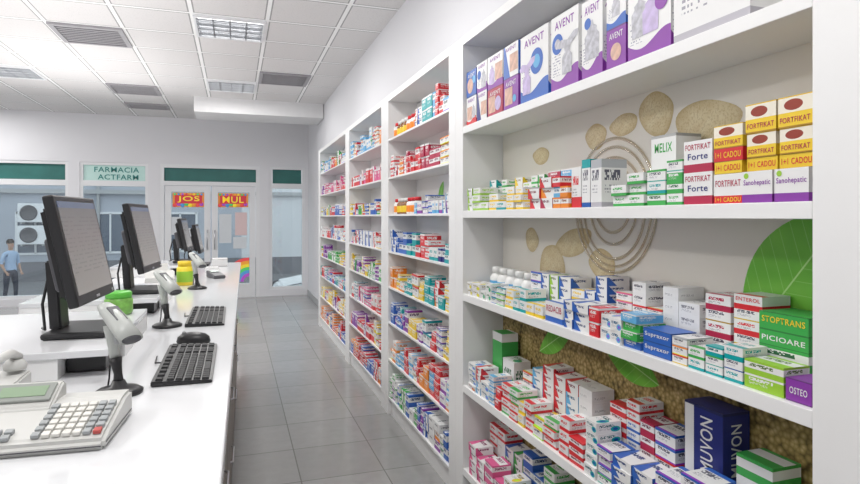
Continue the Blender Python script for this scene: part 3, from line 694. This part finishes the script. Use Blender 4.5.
def loft(name, prof, mat, parent, n=18):
    h = bmesh.new(); rings = []
    for i, (c, a_, b_) in enumerate(prof):
        c = Vector(c); nx = Vector(prof[min(i+1, len(prof)-1)][0])-Vector(prof[max(i-1, 0)][0]); nx.normalize()
        up = Vector((1, 0, 0)); s_ = nx.cross(up).normalized()
        rings.append([h.verts.new(c+up*a_*math.cos(2*math.pi*k/n)+s_*b_*math.sin(2*math.pi*k/n)) for k in range(n)])
    for p, q in zip(rings, rings[1:]):
        for k in range(n): h.faces.new((p[k], p[(k+1) % n], q[(k+1) % n], q[k]))
    h.faces.new(rings[0]); h.faces.new(rings[-1])
    return finish(h, name, mat, parent, smooth=True)
def scanner(x, y, rz, label):
    r = root('barcode_scanner', label, 'scanner', (x, y, 1.0005), rz, 'barcode scanners on stands')
    lathe('stand_base', [(0, 0), (.05, 0), (.051, .006), (.042, .012), (.018, .018), (.013, .03), (0, .03)], BLACK, r, seg=28)
    loft('stand_stem', [((0, 0, .02), .012, .011), ((0, .003, .045), .009, .009), ((0, .008, .062), .011, .011), ((0, .014, .078), .015, .015)], BLACK, r)
    loft('scanner_handle', [((0, .013, .072), .0105, .010), ((0, .018, .10), .0125, .012), ((0, .025, .125), .014, .014), ((0, .030, .152), .017, .017)], LGREY, r)
    loft('scanner_head', [((0, .062, .196), .008, .004), ((0, .058, .194), .017, .010), ((0, .038, .183), .022, .016), ((0, .01, .166), .024, .018), ((0, -.022, .146), .026, .018), ((0, -.05, .128), .027, .015)], LGREY, r)
    loft('scan_window', [((0, -.0495, .1285), .023, .012), ((0, -.0535, .126), .021, .010)], DGREY, r)
    box('head_inlay', (0, .006, .1805), (.026, .05, .004), DGREY, r, .001, (rad(32), 0, 0))
    box('trigger', (0, .008, .122), (.010, .008, .024), GREY, r, .002, (rad(-8), 0, 0))
    tube('scanner_cable', [(0, .022, .08), (0, .035, .06), (0, .038, .03), (0, .045, .003), (.02, .06, .003)], .002, BLACK, r)
scanner(-.25, 1.48, rad(40), 'light grey barcode scanner on black stand beside the keyboard')
scanner(-.235, 2.33, rad(40), 'light grey barcode scanner on black stand by the second monitor')
scanner(-.2, 3.5, rad(35), 'light grey barcode scanner on black stand near the counter end')

# cash register
r = root('cash_register', 'off-white electronic cash register with small display and keypad', 'cash register', (-.345, 1.235, 1.0005), rad(-4))
prism('register_body', [(-.1, 0), (.1, 0), (.1, .05), (.05, .052), (-.09, .024), (-.1, .018)], .28, CREAM, r, rot=(0, 0, rad(90)), bev=.006)
sl = math.atan2(.028, .14)
def on(xx, t, off=.001): return (xx, -.09+t*.14, .024+t*.028+off)
prism('display_hump', [(-.045, .03), (.05, .03), (.05, .074), (.035, .08), (-.03, .05)], .115, CREAM, r, loc=(-.035, .045, 0), rot=(0, 0, rad(90)), bev=.004)
dsp = rad(24)
sc = box('display_housing', (-.035, .048, .068), (.1, .05, .006), M('register_grey', (.3, .32, .3), .4), r, .002, (dsp, 0, 0))
box('display_panel', (0, 0, .0036), (.078, .028, .001), M('grey_green_lcd', (.26, .36, .24), .3, emit=.06), sc)
KG = M('key_grey', (.36, .38, .39), .5); KC = M('key_cream', (.74, .73, .69), .5); KB = M('key_blue', (.3, .38, .48), .5)
for i in range(7):
    for j in range(6):
        xx = .03+i*.0158; t = .06+j*.135
        m_ = KC if 0 < i < 5 else KG
        if (i, j) == (6, 0): m_ = M('key_red', (.5, .08, .07), .5)
        box('register_key', on(xx, t, .004), (.0125, .0135, .007), m_, r, .0015, (sl, 0, 0))
for j in range(2):
    for i in range(6): box('register_key', on(-.105+i*.018, .05+j*.13, .004), (.013, .0125, .007), KG, r, .0015, (sl, 0, 0))
lathe('paper_roll', [(0, -.018), (.014, -.018), (.014, .018), (0, .018)], M('receipt_paper', (.82, .81, .78), .7), r, (-.116, .065, .062), (0, rad(90), 0), 20)
box('printer_cover', (-.116, .088, .056), (.042, .006, .016), GREY, r, .001)
boxes('body_seam', [((0, -.1005, .008), (.27, .001, .002)), ((.1405, 0, .012), (.001, .18, .002))], DGREY, r)

# telephone
r = root('desk_telephone', 'white desk telephone with handset resting on its cradle', 'telephone', (-.535, 1.5, 1.0005), rad(-10))
prism('telephone_body', [(-.08, 0), (.08, 0), (.08, .05), (-.08, .02)], .16, CREAM, r, rot=(0, 0, rad(90)), bev=.004)
loft('handset_grip', [((.05, -.075, .066), .014, .01), ((.05, -.05, .084), .013, .009), ((.05, 0, .092), .012, .009), ((.05, .05, .094), .013, .009), ((.05, .075, .08), .014, .01)], CREAM, r)
for yy_, zz_ in ((-.07, .05), (.068, .062)): lathe('handset_cup', [(0, 0), (.022, 0), (.024, .01), (.016, .022), (0, .024)], CREAM, r, (.05, yy_, zz_-.008), seg=18)
for i in range(3):
    for j in range(4): box('dial_button', (-.055+i*.025, -.045+j*.025, .036+j*.0046), (.015, .014, .008), LGREY, r, .001)

# jars and small items
r = root('candy_jar', 'clear squat jar with green lid and green sweets', 'jar', (-.375, 2.22, 1.071))
lathe('jar_body', [(0, 0), (.038, 0), (.044, .008), (.044, .05), (.038, .056)], M('green_candy', (.22, .5, .1), .3, var=.5, scale=60), r)
lathe('jar_lid', [(.0, .056), (.041, .056), (.041, .072), (.036, .077), (0, .078)], GREEN, r)
r = root('vitamin_jar', 'yellow plastic jar with yellow screw lid', 'jar', (-.28, 3.72, 1.0005))
lathe('jar_body', [(0, 0), (.042, 0), (.045, .006), (.045, .1), (.036, .112), (0, .112)], YELLOW, r)
lathe('jar_label', [(.0452, .02), (.0458, .022), (.0458, .08), (.0452, .082)], IN['lime'], r)
lathe('jar_lid', [(0, .1125), (.039, .1125), (.039, .14), (0, .142)], IN['yellow'], r)
r = root('receipt_printer', 'off-white receipt printer on the counter', 'printer', (-.4, 3.6, 1.0005), rad(5))
prism('printer_body', [(-.08, 0), (.08, 0), (.08, .09), (.0, .1), (-.08, .06)], .15, CREAM, r, rot=(0, 0, rad(90)), bev=.006)
box('paper_slip', (0, .01, .115), (.08, .002, .045), M('receipt_paper', (.88, .87, .84), .7), r)
r = root('card_terminal', 'small dark card payment terminal', 'payment terminal', (-.12, 4.1, 1.0005), rad(20))
prism('terminal_body', [(-.08, 0), (.08, 0), (.08, .045), (-.08, .02)], .075, DGREY, r, rot=(0, 0, rad(90)), bev=.004)
box('terminal_screen', (0, .035, .041), (.05, .04, .002), M('terminal_lcd', (.35, .45, .4), .3), r, 0, (rad(9), 0, 0))
for k, (x, y, w, d, h, cn) in enumerate(((-.16, 4.6, .12, .09, .03, 'white'), (-.12, 5.1, .16, .12, .06, 'white'))):
    carton(y, x, 1.0, w, d, h, cn, 6, 'cartons on the counter', 'on the counter')
o = box('document_stack', (-.5, 2.47, 1.0125), (.22, .16, .024), M('paper_white', (.8, .8, .78), .7)); tag(o, 'stack of white paper documents on the counter', 'papers')

# ------------------------------------------------------------ outside
SZ = -.95
gr = box('ground', (0, 26, SZ-.05), (60, 30, .1), M('asphalt', (.2, .2, .21), .85, var=.12, scale=3), structure=True)
FAC = M('facade_plaster', (.44, .47, .53), .8, var=.12, scale=1)
bd = root('building', 'pale plastered apartment building across the street with windows', 'building', (-2, 25, SZ))
box('facade', (0, 1, 4.5), (34, 2, 9), FAC, bd)
box('facade_panel', (3.95, -.02, 2.2), (3.4, .04, 4.4), M('facade_pale_panel', (.7, .71, .73), .7, var=.05), bd)
WD = M('dark_window_glass', (.1, .13, .18), .1)
for i in range(11):
    for j in range(2):
        xx = -12.3+i*2.45; zz_ = 1.75+j*3.2
        if 1.5 < xx < 6: continue
        w_ = boxes('building_window', [((xx, -.03, zz_+.75), (1.2, .06, .08)), ((xx, -.03, zz_-.75), (1.2, .06, .08)), ((xx-.6, -.03, zz_), (.08, .06, 1.58)), ((xx+.6, -.03, zz_), (.08, .06, 1.58)), ((xx, -.03, zz_), (.06, .06, 1.5))], PVC, bd)
        box('building_window_pane', (xx, -.012, zz_), (1.14, .02, 1.44), WD, w_)
box('facade_ledge', (0, -.1, 3.3), (34, .2, .15), GREY, bd)
box('facade_plinth', (0, -.05, .35), (34, .1, .7), M('facade_plinth_grey', (.2, .2, .22), .8), bd)
for k, xx in enumerate((-7.6, -2.9, 6.2)): tube('drain_pipe', [(xx, -.1, 0), (xx, -.1, 8.5)], .06, GREY, bd)
def ac(x, y, z):
    r = root('air_conditioner', 'white outdoor air conditioner unit on a building wall', 'air conditioner', (x, y, z), 0, 'outdoor air conditioner units')
    box('casing', (0, -.18, 0), (.9, .34, .68), PVC, r, .02)
    lathe('fan_grille', [(0, 0), (.26, 0), (.28, .02), (.24, .02), (.22, .008), (0, .008)], DGREY, r, (-.1, -.352, 0), (rad(90), 0, 0))
    boxes('bracket', [((-.33, -.17, -.37), (.05, .33, .06)), ((.33, -.17, -.37), (.05, .33, .06))], GREY, r)
ac(-6.95, 24.9, 1.55); ac(-6.95, 24.9, .75)

# car : tail end seen through the narrow window
CARP = M('silver_car_paint', (.85, .86, .87), .25, 0)
car = root('parked_car', 'silver white hatchback car parked on the street', 'car', (2.85, 13.6, SZ))
pr = [(-2.0, .3), (-2.06, .5), (-2.04, .72), (-1.9, .86), (-1.1, 1.0), (-.5, 1.4), (.2, 1.48), (1.2, 1.42), (1.75, 1.0), (2.0, .9), (2.03, .4), (1.9, .3)]
prism('car_body', pr, 1.65, CARP, car, bev=.05, smooth=False)
TYRE = M('tyre_rubber', (.02, .02, .02), .8)
for s_ in (-1, 1):
    prism('side_window', [(-.95, 1.02), (-.45, 1.35), (.2, 1.41), (1.1, 1.35), (1.45, 1.02)], .02, WD, car, loc=(0, s_*.83, 0))
    for wx in (-1.3, 1.3):
        w_ = lathe('wheel', [(0, -.1), (.29, -.1), (.32, -.07), (.32, .07), (.29, .1), (0, .1)], TYRE, car, (wx, s_*.76, .32), (rad(90), 0, 0))
        lathe('wheel_rim', [(0, 0), (.2, 0), (.2, .012), (0, .02)], METAL, w_, (0, 0, .1 if s_ < 0 else -.112))
    lathe('headlight', [(0, 0), (.13, 0), (.11, .05), (0, .06)], DGREY, car, (-1.93, s_*.66, .74), (rad(s_*-50), rad(-60), 0), 16)
prism('windshield', [(-1.07, 1.02), (-.52, 1.38), (-.535, 1.405), (-1.09, 1.035)], 1.4, WD, car)
box('door_seam', (-.3, -.827, .7), (.012, .004, .6), DGREY, car); box('side_strip', (0, -.828, .55), (2.0, .006, .05), DGREY, car)
box('hood_seam', (-1.5, -.8, .93), (.8, .06, .012), DGREY, car, 0, (0, rad(-10), 0)); box('bumper_grille', (-2.06, 0, .5), (.02, 1.1, .12), DGREY, car)

# person outside
def person(x, y, z, rz):
    J = {}
    def j(n, p, r_): J[n] = (p, r_)
    j('pelvis', (0, 0, .93), (.14, .10)); j('waist', (0, 0, 1.08), (.125, .09)); j('chest', (0, 0, 1.26), (.155, .11)); j('sh', (0, 0, 1.40), (.10, .075)); j('neck', (0, -.005, 1.47), (.05, .05)); j('head0', (0, -.01, 1.54), (.06, .065)); j('head1', (0, -.015, 1.62), (.07, .085)); j('head2', (0, -.01, 1.69), (.055, .065))
    for s_, n in ((1, 'l'), (-1, 'r')):
        j('shl'+n, (s_*.165, 0, 1.38), (.06, .06)); j('elb'+n, (s_*.225, .03, 1.12), (.042, .042)); j('wri'+n, (s_*.2, -.1, .92), (.028, .025)); j('pal'+n, (s_*.19, -.15, .87), (.036, .018))
        for f in range(4): j('f%d%s' % (f, n), (s_*(.165+f*.017), -.185-.004*(f % 2), .83+.004*f), (.009, .009)); j('g%d%s' % (f, n), (s_*(.165+f*.016), -.19, .80+.005*f), (.008, .008))
        j('th'+n, (s_*.15, -.16, .87), (.011, .011)); j('ti'+n, (s_*.14, -.185, .85), (.009, .009))
        j('hip'+n, (s_*.095, 0, .86), (.095, .095)); j('kne'+n, (s_*.11, -.02-.03*s_, .48), (.06, .06)); j('ank'+n, (s_*.115, .03-.05*s_, .09), (.04, .043)); j('toe'+n, (s_*.13, -.11-.05*s_, .04), (.042, .033))
    E = [('pelvis', 'waist'), ('waist', 'chest'), ('chest', 'sh'), ('sh', 'neck'), ('neck', 'head0'), ('head0', 'head1'), ('head1', 'head2')]
    for n in 'lr':
        E += [('sh', 'shl'+n), ('shl'+n, 'elb'+n), ('elb'+n, 'wri'+n), ('wri'+n, 'pal'+n), ('pal'+n, 'th'+n), ('th'+n, 'ti'+n), ('pelvis', 'hip'+n), ('hip'+n, 'kne'+n), ('kne'+n, 'ank'+n), ('ank'+n, 'toe'+n)]
        for f in range(4): E += [('pal'+n, 'f%d%s' % (f, n)), ('f%d%s' % (f, n), 'g%d%s' % (f, n))]
    names = list(J); me = bpy.data.meshes.new('p'); me.from_pydata([J[n][0] for n in names], [(names.index(a_), names.index(b_)) for a_, b_ in E], [])
    o = link(bpy.data.objects.new('p', me)); md = o.modifiers.new('s', 'SKIN'); md.use_smooth_shade = True
    for i, n in enumerate(names):
        me.skin_vertices[0].data[i].radius = J[n][1]; me.skin_vertices[0].data[i].use_root = (n == 'pelvis')
    o.modifiers.new('d', 'SUBSURF').levels = 2
    dg = C.evaluated_depsgraph_get(); m2 = bpy.data.meshes.new_from_object(o.evaluated_get(dg)); bpy.data.objects.remove(o)
    zmin = min(v_.co.z for v_ in m2.vertices)
    for v_ in m2.vertices: v_.co.z -= zmin
    mats = [M('skin_tone', (.45, .27, .19), .5), M('pale_blue_shirt', (.38, .5, .68), .8, var=.12, scale=20), M('navy_trousers', (.03, .035, .06), .8), M('dark_shoes', (.02, .02, .02), .5)]
    m2.materials.clear()
    for m_ in mats: m2.materials.append(m_)
    for p in m2.polygons:
        c = p.center; p.use_smooth = True
        if c.z < .09: k = 3
        elif c.z < .92 and abs(c.x) < .19 and not (c.y < -.1 and c.z > .75): k = 2
        elif c.z > 1.45: k = 0
        elif abs(c.x) > .13 and c.z < 1.1 and (c.y < -.02 or abs(c.x) > .2): k = 0
        else: k = 1
        p.material_index = k
    r = root('person', 'person in pale blue shirt and dark trousers standing outside', 'person', (x, y, z), rz)
    b = bpy.data.objects.new('body', m2); b.parent = r; link(b)
    HR = M('dark_hair', (.03, .02, .015), .7)
    lathe('hair', [(.08, -.03), (.093, .0), (.09, .04), (.07, .08), (.04, .098), (0, .103)], HR, r, (0, .012, 1.66), (rad(-12), 0, 0), 20)
    for s_ in (-1, 1):
        lathe('eye', [(0, -.01), (.008, -.006), (.01, 0), (.008, .006), (0, .01)], BLACK, r, (s_*.03, -.096, 1.645), seg=10)
        lathe('ear', [(0, -.025), (.01, -.015), (.013, .01), (0, .025)], mats[0], r, (s_*.077, 0, 1.63), seg=10)
    prism('nose', [(-.012, 0), (.012, 0), (0, .04)], .025, mats[0], r, loc=(0, -.103, 1.60))
    box('mouth', (0, -.096, 1.575), (.04, .01, .008), RED, r)
person(-5.73, 18.5, SZ, rad(50))

# ------------------------------------------------------------ world
w = bpy.data.worlds.new('world'); scene.world = w; w.use_nodes = True
bg = w.node_tree.nodes['Background']; bg.inputs[0].default_value = (.92, .95, 1, 1); bg.inputs[1].default_value = 1.45
